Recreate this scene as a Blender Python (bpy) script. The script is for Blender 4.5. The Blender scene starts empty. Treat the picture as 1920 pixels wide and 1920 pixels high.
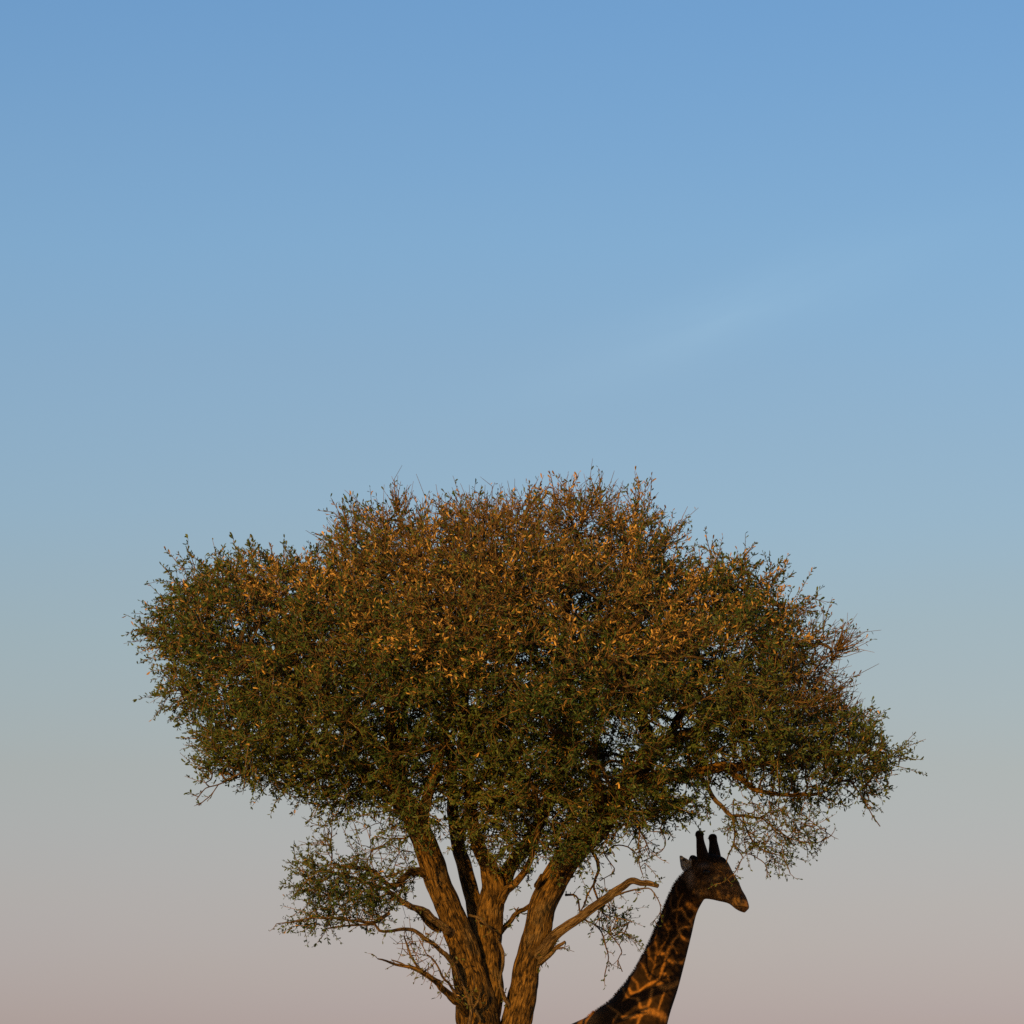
import bpy, math, random
import numpy as np
from mathutils import Vector, Matrix, noise

random.seed(7)
RNG = np.random.default_rng(11)
SC = bpy.context.scene
COL = SC.collection
R = math.radians

# ------------------------------------------------------------------ camera
DIST, CAM_Z, HORIZON = 40.0, 1.8, 2200.0          # metres to the tree, eye height, horizon row
cam_data = bpy.data.cameras.new('camera')
cam = bpy.data.objects.new('camera', cam_data)
COL.objects.link(cam)
cam.location = (0, -DIST, CAM_Z)
cam.rotation_euler = (R(90), 0, 0)
cam_data.sensor_width = 36
cam_data.lens = 150
cam_data.shift_y = (HORIZON - 960) / 1920
cam_data.clip_end = 20000
SC.camera = cam

# ------------------------------------------------------------------ sky and sun
SUN_EL, SUN_LEFT = 12.0, 20.0                      # low sun behind the camera, to its left
world = bpy.data.worlds.new('World')
SC.world = world
world.use_nodes = True
wn, wl = world.node_tree.nodes, world.node_tree.links
bg = wn['Background']
sky = wn.new('ShaderNodeTexSky')
sky.sky_type = 'NISHITA'
sky.sun_disc = False
sky.sun_elevation = R(SUN_EL)
sky.sun_rotation = R(180 + SUN_LEFT)
tc = wn.new('ShaderNodeTexCoord')
sep = wn.new('ShaderNodeSeparateXYZ')
wl.new(tc.outputs['Generated'], sep.inputs[0])
mr = wn.new('ShaderNodeMapRange')
mr.inputs['From Min'].default_value = 0.0
mr.inputs['From Max'].default_value = 0.40
# faint high veil: very soft streaks that shift the haze height a little
mp = wn.new('ShaderNodeMapping')
mp.inputs['Scale'].default_value = (5, 5, 26)
mp.inputs['Rotation'].default_value = (0, R(-14), 0)
wl.new(tc.outputs['Generated'], mp.inputs[0])
nz = wn.new('ShaderNodeTexNoise')
nz.inputs['Scale'].default_value = 1.0
nz.inputs['Detail'].default_value = 3
wl.new(mp.outputs[0], nz.inputs[0])
ma = wn.new('ShaderNodeMath'); ma.operation = 'MULTIPLY_ADD'
ma.inputs[1].default_value = -0.018
wl.new(nz.outputs[0], ma.inputs[0])
ad = wn.new('ShaderNodeMath'); ad.operation = 'ADD'; ad.inputs[1].default_value = 0.009
wl.new(sep.outputs[2], ad.inputs[0])
wl.new(ad.outputs[0], ma.inputs[2])
wl.new(ma.outputs[0], mr.inputs['Value'])
ramp = wn.new('ShaderNodeValToRGB')
SKY_TINT = [(0.036, (0.775, 0.664, 1.03)),
            (0.062, (0.815, 0.692, 0.905)),
            (0.095, (0.834, 0.729, 0.824)),
            (0.125, (0.822, 0.801, 0.892)),
            (0.153, (0.8, 0.861, 1.012)),
            (0.185, (0.789, 0.903, 1.093)),
            (0.212, (0.761, 0.949, 1.182)),
            (0.265, (0.67, 0.932, 1.253))]
els = ramp.color_ramp.elements
while len(els) < len(SKY_TINT):
    els.new(0.5)
for e, (z, c) in zip(els, SKY_TINT):
    e.position = z / 0.40
    e.color = (c[0] / 1.6, c[1] / 1.6, c[2] / 1.6, 1)
wl.new(mr.outputs[0], ramp.inputs[0])
mul = wn.new('ShaderNodeVectorMath'); mul.operation = 'MULTIPLY'
wl.new(sky.outputs[0], mul.inputs[0])
wl.new(ramp.outputs[0], mul.inputs[1])
# a faint wisp of cirrus
cm = wn.new('ShaderNodeMapping'); cm.vector_type = 'TEXTURE'
cm.inputs['Location'].default_value = (0.050, 0.98, 0.197)
cm.inputs['Rotation'].default_value = (0, R(-19), 0)
cm.inputs['Scale'].default_value = (0.085, 1.0, 0.015)
wl.new(tc.outputs['Generated'], cm.inputs[0])
cg = wn.new('ShaderNodeTexGradient'); cg.gradient_type = 'QUADRATIC_SPHERE'
wl.new(cm.outputs[0], cg.inputs[0])
cn = wn.new('ShaderNodeTexNoise'); cn.inputs['Scale'].default_value = 2.2; cn.inputs['Detail'].default_value = 5
wl.new(cm.outputs[0], cn.inputs[0])
cx = wn.new('ShaderNodeMath'); cx.operation = 'MULTIPLY'
wl.new(cg.outputs[1], cx.inputs[0]); wl.new(cn.outputs[0], cx.inputs[1])
cw = wn.new('ShaderNodeVectorMath'); cw.operation = 'SCALE'
cw.inputs[0].default_value = (0.22, 0.15, 0.085)
wl.new(cx.outputs[0], cw.inputs['Scale'])
c1 = wn.new('ShaderNodeVectorMath'); c1.operation = 'ADD'; c1.inputs[1].default_value = (1, 1, 1)
wl.new(cw.outputs[0], c1.inputs[0])
c2 = wn.new('ShaderNodeVectorMath'); c2.operation = 'MULTIPLY'
wl.new(mul.outputs[0], c2.inputs[0]); wl.new(c1.outputs[0], c2.inputs[1])
wl.new(c2.outputs[0], bg.inputs[0])
bg.inputs[1].default_value = 0.1 * 1.6            # ramp is stored divided by 1.6: net 0.1

sun_data = bpy.data.lights.new('sun', 'SUN')
sun_data.energy = 4.9
sun_data.angle = R(0.5)
sun_data.color = (1.0, 0.54, 0.09)
sun = bpy.data.objects.new('sun', sun_data)
COL.objects.link(sun)
to_sun = Vector((-math.sin(R(SUN_LEFT)) * math.cos(R(SUN_EL)), -math.cos(R(SUN_LEFT)) * math.cos(R(SUN_EL)), math.sin(R(SUN_EL))))
sun.rotation_euler = to_sun.to_track_quat('Z', 'Y').to_euler()
sun.location = to_sun * 60

SC.view_settings.view_transform = 'Standard'
SC.view_settings.look = 'None'
SC.view_settings.gamma = 1
SC.view_settings.exposure = 0
SC.view_settings.use_curve_mapping = False
SC.cycles.use_denoising = False
SC.cycles.max_bounces = 6
SC.cycles.diffuse_bounces = 3
SC.cycles.transmission_bounces = 4

# ------------------------------------------------------------------ helpers
def P(px, py, d=0.0):
    """photograph direction (px, py) at d metres behind the trunk's plane"""
    k = (DIST + d) / 8000.0
    return np.array([(px - 960) * k, d, CAM_Z + (HORIZON - py) * k])

def PA(px, py, d):
    k = (DIST + d) / 8000.0
    return np.stack([(px - 960) * k, d, CAM_Z + (HORIZON - py) * k], 1)

def to_px(v):
    k = (DIST + v[:, 1]) / 8000.0
    return v[:, 0] / k + 960, HORIZON - (v[:, 2] - CAM_Z) / k

def mesh_np(name, V, F, mat, parent=None, smooth=False, attrs=(), kind=None):
    """V (n,3); F (m,k) array of equal sized faces, or a list of such arrays"""
    if isinstance(F, np.ndarray):
        F = [F]
    F = [f for f in F if len(f)]
    me = bpy.data.meshes.new(name)
    me.vertices.add(len(V))
    me.vertices.foreach_set('co', np.ascontiguousarray(V, np.float32).ravel())
    loops = np.concatenate([f.ravel() for f in F]).astype(np.int32)
    sizes = np.concatenate([np.full(len(f), f.shape[1], np.int32) for f in F])
    me.loops.add(len(loops))
    me.loops.foreach_set('vertex_index', loops)
    me.polygons.add(len(sizes))
    me.polygons.foreach_set('loop_start', (np.cumsum(sizes) - sizes).astype(np.int32))
    if smooth:
        me.polygons.foreach_set('use_smooth', np.ones(len(sizes), bool))
    me.update(calc_edges=True)
    for an, ty, data in attrs:
        a = me.attributes.new(an, ty, 'POINT')
        a.data.foreach_set('color' if ty == 'FLOAT_COLOR' else 'vector' if ty == 'FLOAT_VECTOR' else 'value', np.ascontiguousarray(data, np.float32).ravel())
    me.materials.append(mat)
    o = bpy.data.objects.new(name, me)
    COL.objects.link(o)
    o.parent = parent
    if kind:
        o['kind'] = kind
    return o

def new_mat(name):
    m = bpy.data.materials.new(name)
    m.use_nodes = True
    return m, m.node_tree.nodes, m.node_tree.links, m.node_tree.nodes['Principled BSDF']

def ramp_node(n, stops):
    r = n.new('ShaderNodeValToRGB')
    e = r.color_ramp.elements
    while len(e) < len(stops):
        e.new(0.5)
    for el, (p, c) in zip(e, stops):
        el.position = p
        el.color = (*c, 1)
    return r

# ------------------------------------------------------------------ materials
def bark_material(name, dark, mid, light, sx=1.0):
    m, n, l, b = new_mat(name)
    at = n.new('ShaderNodeAttribute'); at.attribute_name = 'barkco'
    mp = n.new('ShaderNodeMapping'); mp.inputs['Scale'].default_value = (60 * sx, 60 * sx, 10)
    l.new(at.outputs['Vector'], mp.inputs[0])
    n1 = n.new('ShaderNodeTexNoise'); n1.inputs['Scale'].default_value = 1; n1.inputs['Detail'].default_value = 6
    n1.inputs['Distortion'].default_value = 1.1
    l.new(mp.outputs[0], n1.inputs[0])
    geo = n.new('ShaderNodeNewGeometry')
    n2 = n.new('ShaderNodeTexNoise'); n2.inputs['Scale'].default_value = 7; n2.inputs['Detail'].default_value = 4
    l.new(geo.outputs['Position'], n2.inputs[0])
    mx = n.new('ShaderNodeMath'); mx.operation = 'MULTIPLY_ADD'; mx.inputs[1].default_value = 0.35
    l.new(n2.outputs[0], mx.inputs[0]); l.new(n1.outputs[0], mx.inputs[2])
    rp = ramp_node(n, [(0.56, dark), (0.67, mid), (0.82, light)])
    l.new(mx.outputs[0], rp.inputs[0])
    n3 = n.new('ShaderNodeTexNoise'); n3.inputs['Scale'].default_value = 4.3; n3.inputs['Detail'].default_value = 7
    l.new(geo.outputs['Position'], n3.inputs[0])
    pm = n.new('ShaderNodeMapRange'); pm.inputs['From Min'].default_value = 0.54; pm.inputs['From Max'].default_value = 0.66; pm.inputs['To Max'].default_value = 0.35
    l.new(n3.outputs[0], pm.inputs['Value'])
    pg = n.new('ShaderNodeMix'); pg.data_type = 'RGBA'; pg.blend_type = 'MIX'
    l.new(pm.outputs[0], pg.inputs['Factor']); l.new(rp.outputs[0], pg.inputs['A'])
    lich = ramp_node(n, [(0.5, (0.02, 0.017, 0.012)), (0.8, (0.13, 0.105, 0.065))])
    l.new(mx.outputs[0], lich.inputs[0]); l.new(lich.outputs[0], pg.inputs['B'])
    l.new(pg.outputs['Result'], b.inputs['Base Color'])
    b.inputs['Roughness'].default_value = 0.95
    b.inputs['Specular IOR Level'].default_value = 0.15
    bp = n.new('ShaderNodeBump'); bp.inputs['Strength'].default_value = 1.0; bp.inputs['Distance'].default_value = 0.035
    l.new(n1.outputs[0], bp.inputs['Height']); l.new(bp.outputs[0], b.inputs['Normal'])
    return m

M_BARK = bark_material('bark', (0.010, 0.006, 0.003), (0.076, 0.041, 0.010), (0.195, 0.106, 0.025))
M_DEAD = bark_material('dead_wood', (0.035, 0.022, 0.012), (0.12, 0.074, 0.032), (0.21, 0.138, 0.064), 1.5)
M_BRANCH = bark_material('branch_bark', (0.025, 0.016, 0.008), (0.085, 0.05, 0.02), (0.155, 0.095, 0.04), 2.0)

def leaf_material(name, trans):
    m, n, l, b = new_mat(name)
    at = n.new('ShaderNodeAttribute'); at.attribute_name = 'tone'
    l.new(at.outputs['Color'], b.inputs['Base Color'])
    b.inputs['Roughness'].default_value = 0.6
    b.inputs['Specular IOR Level'].default_value = 0.25
    t = n.new('ShaderNodeBsdfTranslucent')
    l.new(at.outputs['Color'], t.inputs[0])
    mix = n.new('ShaderNodeMixShader'); mix.inputs[0].default_value = trans
    l.new(b.outputs[0], mix.inputs[1]); l.new(t.outputs[0], mix.inputs[2])
    l.new(mix.outputs[0], n['Material Output'].inputs[0])
    return m

M_LEAF = leaf_material('green_leaf', 0.22)
M_DRY = leaf_material('dry_leaf', 0.2)

def tone_material(name, rough=0.9, grain=0.0):
    m, n, l, b = new_mat(name)
    at = n.new('ShaderNodeAttribute'); at.attribute_name = 'tone'
    src = at.outputs['Color']
    if grain:
        geo = n.new('ShaderNodeNewGeometry')
        nz = n.new('ShaderNodeTexNoise'); nz.inputs['Scale'].default_value = 42; nz.inputs['Detail'].default_value = 5
        l.new(geo.outputs['Position'], nz.inputs[0])
        rp = ramp_node(n, [(0.3, (1 - grain,) * 3), (0.72, (1, 1, 1))])
        l.new(nz.outputs[0], rp.inputs[0])
        mm = n.new('ShaderNodeVectorMath'); mm.operation = 'MULTIPLY'
        l.new(src, mm.inputs[0]); l.new(rp.outputs[0], mm.inputs[1])
        src = mm.outputs[0]
        bp = n.new('ShaderNodeBump'); bp.inputs['Strength'].default_value = 0.35; bp.inputs['Distance'].default_value = 0.01
        l.new(nz.outputs[0], bp.inputs['Height']); l.new(bp.outputs[0], b.inputs['Normal'])
    l.new(src, b.inputs['Base Color'])
    b.inputs['Roughness'].default_value = rough
    b.inputs['Specular IOR Level'].default_value = 0.12
    return m

M_COAT = tone_material('giraffe_coat', 0.9, 0.45)
M_HAIR = tone_material('mane_hair', 0.85)
M_TWIG = tone_material('twig_bark', 0.9)
M_EYE, _n, _l, _b = new_mat('eye_dark')
_b.inputs['Base Color'].default_value = (0.008, 0.006, 0.005, 1); _b.inputs['Roughness'].default_value = 0.3

# ------------------------------------------------------------------ ground (below the frame)
def build_ground():
    m, n, l, b = new_mat('dry_savanna')
    geo = n.new('ShaderNodeNewGeometry')
    n1 = n.new('ShaderNodeTexNoise'); n1.inputs['Scale'].default_value = 0.35; n1.inputs['Detail'].default_value = 8
    n2 = n.new('ShaderNodeTexNoise'); n2.inputs['Scale'].default_value = 9; n2.inputs['Detail'].default_value = 6
    for q in (n1, n2):
        l.new(geo.outputs['Position'], q.inputs[0])
    mx = n.new('ShaderNodeMath'); mx.operation = 'MULTIPLY_ADD'; mx.inputs[1].default_value = 0.5
    l.new(n2.outputs[0], mx.inputs[0]); l.new(n1.outputs[0], mx.inputs[2])
    rp = ramp_node(n, [(0.5, (0.10, 0.075, 0.035)), (0.72, (0.22, 0.16, 0.075)), (0.95, (0.32, 0.25, 0.13))])
    l.new(mx.outputs[0], rp.inputs[0]); l.new(rp.outputs[0], b.inputs['Base Color'])
    b.inputs['Roughness'].default_value = 1
    bp = n.new('ShaderNodeBump'); bp.inputs['Distance'].default_value = 0.08
    l.new(n2.outputs[0], bp.inputs['Height']); l.new(bp.outputs[0], b.inputs['Normal'])
    rad = np.concatenate([[0.0], np.geomspace(2, 6000, 60)])
    A = 72
    V, F = [(0, 0, 0)], []
    for r in rad[1:]:
        for k in range(A):
            a = 2 * math.pi * k / A
            x, y = r * math.cos(a), r * math.sin(a)
            z = 0.0 if r < 14 else -0.12 * abs(noise.noise(Vector((x * 0.02, y * 0.02, 3.1)))) * min(1, (r - 14) / 30)
            V.append((x, y, z))
    Q, T = [], []
    for k in range(A):
        T.append((0, 1 + k, 1 + (k + 1) % A))
    for i in range(len(rad) - 2):
        a0, b0 = 1 + i * A, 1 + (i + 1) * A
        for k in range(A):
            Q.append((a0 + k, b0 + k, b0 + (k + 1) % A, a0 + (k + 1) % A))
    o = mesh_np('ground', np.array(V), [np.array(T), np.array(Q)], m, smooth=True)
    o['kind'] = 'structure'

build_ground()

# ------------------------------------------------------------------ tubes
def catmull(pts, step):
    """pts (n,k) control rows -> resampled rows about step apart (first three columns are position)"""
    pts = np.asarray(pts, float)
    ext = np.vstack([2 * pts[0] - pts[1], pts, 2 * pts[-1] - pts[-2]])
    out = []
    for i in range(1, len(ext) - 2):
        p0, p1, p2, p3 = ext[i - 1:i + 3]
        m = max(2, int(np.linalg.norm((p2 - p1)[:3]) / step))
        t = np.linspace(0, 1, m, endpoint=False)[:, None]
        out.append(0.5 * ((2 * p1) + (-p0 + p2) * t + (2 * p0 - 5 * p1 + 4 * p2 - p3) * t ** 2 + (-p0 + 3 * p1 - 3 * p2 + p3) * t ** 3))
    out.append(pts[-1:])
    return np.vstack(out)

def tube(path, rad, sides, rough=0.0, seed=0.0, close=True):
    """vertices, quads, tris, barkco of a tapering tube along path"""
    path = np.asarray(path, float)
    n = len(path)
    tan = np.gradient(path, axis=0)
    tan /= np.linalg.norm(tan, axis=1, keepdims=True) + 1e-9
    u = np.cross(tan[0], (0.3, 1, 0.2)); u /= np.linalg.norm(u)
    ang = np.linspace(0, 2 * math.pi, sides, endpoint=False)
    ca, sa = np.cos(ang), np.sin(ang)
    along = np.concatenate([[0], np.cumsum(np.linalg.norm(np.diff(path, axis=0), axis=1))])
    V = np.empty((n, sides, 3)); B = np.empty((n, sides, 3))
    for i in range(n):
        u = u - tan[i] * np.dot(u, tan[i]); u /= np.linalg.norm(u) + 1e-9
        w = np.cross(tan[i], u)
        rr = np.full(sides, rad[i])
        if rough:
            for k in range(sides):
                q = Vector((ca[k] * 1.7 + seed, sa[k] * 1.7, along[i] * 1.5))
                lump = noise.noise(q)
                q2 = Vector((ca[k] * rad[i] * 34 + seed, sa[k] * rad[i] * 34, along[i] * 6.5))
                rr[k] *= 1 + rough * (0.9 * lump + 0.55 * noise.noise(q2))
        V[i] = path[i] + rr[:, None] * (ca[:, None] * u + sa[:, None] * w)
        B[i] = np.stack([ca * max(rad[i], 0.01) + seed, sa * max(rad[i], 0.01), np.full(sides, along[i] + seed * 3)], 1)
    idx = np.arange(n * sides).reshape(n, sides)
    nx = np.roll(idx, -1, 1)
    Q = np.stack([idx[:-1], nx[:-1], nx[1:], idx[1:]], -1).reshape(-1, 4)
    V = V.reshape(-1, 3); B = B.reshape(-1, 3)
    T = np.zeros((0, 3), int)
    if close:
        V = np.vstack([V, path[-1] + tan[-1] * rad[-1] * 0.4])
        B = np.vstack([B, B[-1]])
        last = idx[-1]
        T = np.stack([last, np.roll(last, -1), np.full(sides, len(V) - 1)], 1)
    return V, Q, T, B

# ------------------------------------------------------------------ the tree: traced limbs
# rows: px, py, depth (m), radius (px)
LIMBS = [
 # --- stems
 ('trunk', M_BARK, [(915, 2566, 0, 92), (912, 2520, 0, 70), (908, 2400, 0, 56), (904, 2240, 0, 50), (901, 2080, 0, 46), (899, 1960, 0, 42), (896, 1900, 0, 40), (884, 1840, -.05, 34), (866, 1768, -.1, 29), (846, 1714, -.18, 25), (825, 1662, -.25, 23), (806, 1610, -.32, 23), (788, 1560, -.4, 22), (768, 1518, -.45, 20), (748, 1478, -.5, 17), (715, 1420, -.6, 14), (660, 1350, -.75, 11), (590, 1290, -.9, 9), (500, 1240, -1.0, 6), (420, 1200, -1.0, 4)]),
 ('trunk', M_BARK, [(908, 2200, .15, 40), (930, 2080, .15, 36), (950, 1985, .12, 29), (967, 1920, .1, 26), (978, 1880, .08, 25.5), (986, 1830, .05, 25), (993, 1790, .02, 25), (1006, 1752, 0, 26), (1018, 1700, 0, 25), (1038, 1655, -.02, 25), (1058, 1622, -.05, 24), (1088, 1585, -.08, 23), (1125, 1545, -.1, 23), (1150, 1508, -.12, 20), (1172, 1470, -.1, 17), (1205, 1432, -.05, 14), (1226, 1404, 0, 13)]),
 ('stem', M_BARK, [(904, 1915, .1, 33), (915, 1870, .1, 30), (917, 1818, .1, 27), (914, 1766, .1, 25), (919, 1714, .08, 24), (925, 1665, .06, 21), (917, 1623, .05, 16), (901, 1592, .05, 14), (890, 1562, 0, 12), (884, 1520, -.1, 11), (878, 1450, -.25, 9), (868, 1360, -.4, 8), (880, 1250, -.5, 6), (890, 1130, -.5, 5), (900, 1020, -.5, 3)]),
 ('stem', M_BARK, [(902, 1760, .3, 17), (890, 1700, .38, 15), (874, 1636, .45, 14), (860, 1589, .55, 12), (850, 1532, .65, 11), (849, 1480, .8, 10), (840, 1400, 1.0, 8), (810, 1300, 1.2, 7), (790, 1180, 1.3, 5), (770, 1060, 1.3, 3)]),
 # --- boughs of the crown
 ('bough', M_BARK, [(932, 1680, .1, 17), (950, 1636, .18, 15), (969, 1605, .25, 13), (990, 1578, .3, 12), (1022, 1520, .3, 12), (1052, 1450, .2, 14), (1066, 1390, .1, 15), (1068, 1320, 0, 13), (1058, 1230, 0, 9), (1065, 1130, .1, 6), (1085, 1010, .1, 3)]),
 ('bough', M_BARK, [(938, 1690, .0, 9), (950, 1668, -.05, 7.5), (968, 1650, -.1, 6.5), (982, 1632, -.15, 6), (1000, 1595, -.3, 5), (1010, 1540, -.6, 4.5), (1000, 1470, -1.0, 4)]),
 ('bough', M_BARK, [(1226, 1404, 0, 13), (1212, 1372, 0, 11.5), (1203, 1340, .05, 10.5), (1190, 1302, .1, 9), (1168, 1230, .1, 8), (1160, 1140, 0, 6), (1175, 1020, 0, 3)]),
 ('bough', M_BARK, [(1222, 1412, .05, 10), (1244, 1394, .1, 13), (1290, 1378, .1, 11), (1340, 1350, .1, 9), (1384, 1326, .1, 8), (1420, 1280, .1, 6), (1455, 1210, .1, 5), (1470, 1130, .1, 3)]),
 ('bough', M_BARK, [(1150, 1505, -.1, 14), (1190, 1475, -.2, 13), (1225, 1458, -.25, 12), (1265, 1452, -.3, 11.5), (1310, 1448, -.3, 11), (1350, 1438, -.3, 10), (1372, 1440, -.3, 9), (1430, 1428, -.3, 7), (1510, 1420, -.3, 5), (1600, 1410, -.3, 3.5), (1660, 1412, -.3, 2)]),
 ('bough', M_BARK, [(1366, 1442, -.3, 7), (1396, 1468, -.4, 6), (1420, 1482, -.45, 5), (1470, 1490, -.5, 4), (1540, 1488, -.5, 3)]),
 ('bough', M_DEAD, [(1312, 1452, -.3, 7), (1322, 1468, -.35, 6.5), (1340, 1496, -.4, 6), (1357, 1514, -.42, 5.5), (1372, 1529, -.45, 5), (1392, 1530, -.48, 3.5), (1430, 1535, -.5, 2.5)]),
 # --- boughs that carry the front and the back of the crown
 ('bough', M_BARK, [(788, 1560, -.4, 14), (800, 1500, -.7, 11), (822, 1430, -.85, 8), (840, 1350, -1.0, 6), (860, 1260, -1.15, 4.5), (870, 1170, -1.2, 3)]),
 ('bough', M_BARK, [(1125, 1545, -.1, 13), (1120, 1480, -.5, 11), (1112, 1420, -.7, 8), (1130, 1340, -1.0, 6), (1160, 1260, -1.2, 4.5), (1180, 1180, -1.3, 3)]),
 ('bough', M_BARK, [(768, 1518, -.45, 13), (748, 1450, -.3, 11), (735, 1370, -.2, 9), (715, 1260, -.1, 7), (690, 1150, 0, 5), (680, 1050, 0, 3)]),
 ('bough', M_BARK, [(860, 1589, .55, 10), (880, 1510, 1.0, 9), (920, 1420, 1.5, 8), (950, 1300, 2.0, 6), (960, 1180, 2.2, 4)]),
 ('bough', M_BARK, [(1150, 1508, -.1, 12), (1200, 1450, .5, 10), (1260, 1370, 1.1, 8), (1300, 1280, 1.6, 6), (1310, 1180, 1.8, 4)]),
 ('bough', M_BARK, [(748, 1478, -.5, 10), (690, 1440, -.6, 7), (620, 1410, -.7, 5), (540, 1390, -.6, 4), (450, 1380, -.5, 2.5)]),
 ('bough', M_BARK, [(660, 1350, -.75, 8), (600, 1250, -.4, 7), (540, 1160, 0, 5), (480, 1090, .2, 4), (420, 1060, .2, 2)]),
 ('bough', M_BARK, [(806, 1610, -.32, 12), (770, 1540, .2, 10), (700, 1470, .7, 8), (620, 1400, 1.0, 6), (540, 1340, 1.1, 4)]),
 # --- lower boughs on the left
 ('bough', M_DEAD, [(850, 1752, -.2, 10), (836, 1742, -.32, 9), (815, 1727, -.4, 8), (794, 1709, -.45, 8), (771, 1699, -.5, 7), (745, 1684, -.5, 6), (724, 1668, -.55, 5), (690, 1655, -.6, 4), (640, 1640, -.6, 3), (600, 1630, -.6, 2)]),
 ('bough', M_DEAD, [(866, 1850, -.25, 8), (859, 1831, -.35, 8), (850, 1808, -.42, 7.5), (838, 1790, -.5, 7), (818, 1773, -.55, 6.5), (797, 1760, -.6, 6), (780, 1748, -.62, 5.5), (760, 1742, -.65, 5), (735, 1744, -.68, 4.5), (712, 1745, -.7, 4), (703, 1734, -.7, 3.5), (688, 1735, -.72, 3), (655, 1735, -.75, 2.6), (615, 1742, -.8, 2)]),
 ('bough', M_BARK, [(812, 1650, -.25, 10), (800, 1640, -.3, 9), (785, 1632, -.4, 9), (768, 1636, -.5, 8), (752, 1652, -.55, 7), (730, 1660, -.6, 5), (690, 1630, -.6, 4), (640, 1625, -.6, 3)]),
 ('bough', M_DEAD, [(730, 1712, -.62, 5), (715, 1722, -.66, 4.5), (695, 1730, -.7, 4), (640, 1722, -.7, 3), (590, 1722, -.7, 2.4), (545, 1728, -.7, 1.8), (520, 1732, -.7, 1.2)]),
 ('bough', M_BARK, [(862, 1762, .1, 9), (840, 1745, .2, 8), (812, 1738, .25, 7), (785, 1712, .3, 6), (762, 1690, .3, 5)]),
 ('bough', M_BARK, [(872, 1898, -.25, 10), (864, 1886, -.34, 9), (845, 1867, -.42, 8), (825, 1850, -.5, 7.5), (808, 1836, -.55, 6.5), (794, 1825, -.6, 6), (778, 1818, -.62, 5), (760, 1813, -.65, 3.6), (740, 1808, -.68, 3), (724, 1803, -.7, 2.4), (708, 1799, -.7, 1.5)]),
 ('bough', M_DEAD, [(792, 1825, -.6, 4), (780, 1808, -.62, 3.6), (771, 1792, -.62, 3.2), (764, 1774, -.62, 2.6), (757, 1755, -.62, 2)]),
 ('bough', M_DEAD, [(768, 1816, -.64, 3), (752, 1806, -.66, 2.6), (735, 1800, -.7, 1.6)]),
 ('bough', M_DEAD, [(858, 1872, -.4, 5), (846, 1850, -.45, 4), (830, 1832, -.5, 3.5), (812, 1800, -.5, 2.6), (800, 1790, -.5, 2)]),
 # --- dead wood on the right hand stem and between the stems
 ('dead_branch', M_DEAD, [(1010, 1792, -.05, 13), (1026, 1772, -.15, 12.5), (1040, 1755, -.22, 11), (1060, 1738, -.3, 9.5), (1080, 1724, -.36, 8.5), (1098, 1711, -.4, 8.5), (1118, 1698, -.45, 8), (1138, 1685, -.5, 8), (1154, 1672, -.54, 7.5), (1168, 1662, -.58, 7), (1180, 1653, -.62, 6.5), (1190, 1651, -.64, 6.5), (1203, 1655, -.66, 5.6), (1216, 1655, -.68, 5.4), (1234, 1661, -.7, 4)]),
 ('dead_branch', M_DEAD, [(1150, 1681, -.52, 3), (1168, 1674, -.6, 2.4), (1190, 1668, -.64, 2.2), (1210, 1667, -.68, 2), (1222, 1668, -.7, 1.8), (1232, 1684, -.7, 1.5), (1238, 1702, -.7, 1.3), (1234, 1718, -.7, 1.1), (1220, 1733, -.7, .8)]),
 ('dead_branch', M_DEAD, [(1012, 1806, -.1, 8), (1024, 1796, -.2, 7), (1036, 1782, -.26, 6), (1046, 1773, -.3, 5), (1057, 1766, -.34, 3.5)]),
 ('dead_branch', M_DEAD, [(1040, 1780, -.28, 3.5), (1048, 1778, -.3, 3), (1056, 1777, -.32, 2)]),
 ('dead_branch', M_BARK, [(930, 1755, .1, 7), (940, 1746, .15, 5.5), (952, 1731, .2, 5), (972, 1715, .25, 4.5), (988, 1702, .28, 4.2), (1004, 1686, .3, 4)]),
 ('dead_branch', M_DEAD, [(953, 1738, .18, 3), (960, 1725, .1, 3), (966, 1712, .05, 2.5), (972, 1702, .05, 1.5)]),
 ('dead_branch', M_DEAD, [(962, 1900, .05, 8), (950, 1876, -.06, 6), (940, 1856, -.12, 5), (936, 1838, -.12, 4.6), (941, 1812, -.1, 4.8), (942, 1788, -.05, 4.8), (938, 1770, 0, 4.6), (929, 1750, .05, 5)]),
 ('dead_branch', M_DEAD, [(880, 1716, -.25, 3.5), (900, 1722, -.35, 3.5), (915, 1736, -.35, 3.2), (926, 1750, -.2, 3)]),
 ('dead_branch', M_BARK, [(1006, 1662, -.1, 6), (1012, 1650, -.2, 5), (1016, 1640, -.25, 3)]),
 ('dead_branch', M_DEAD, [(900, 1912, -.3, 5), (888, 1888, -.36, 4), (882, 1862, -.4, 3.2), (888, 1848, -.42, 2.6), (887, 1830, -.42, 1.5)]),
 ('dead_branch', M_DEAD, [(878, 1930, -.32, 6), (884, 1900, -.36, 4.5), (896, 1876, -.4, 3.2), (900, 1856, -.4, 2)]),
 ('dead_branch', M_DEAD, [(866, 1846, -.3, 4), (878, 1868, -.36, 4), (884, 1900, -.38, 4.5), (876, 1930, -.36, 6)]),
 # --- twigs hanging from the right hand stem
 ('hanging_twig', M_BARK, [(1106, 1580, -.1, 6), (1112, 1600, -.15, 5.5), (1120, 1622, -.2, 5.5), (1118, 1645, -.22, 4.5), (1115, 1662, -.25, 3.5), (1122, 1690, -.3, 3), (1130, 1705, -.3, 2.5)]),
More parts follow.
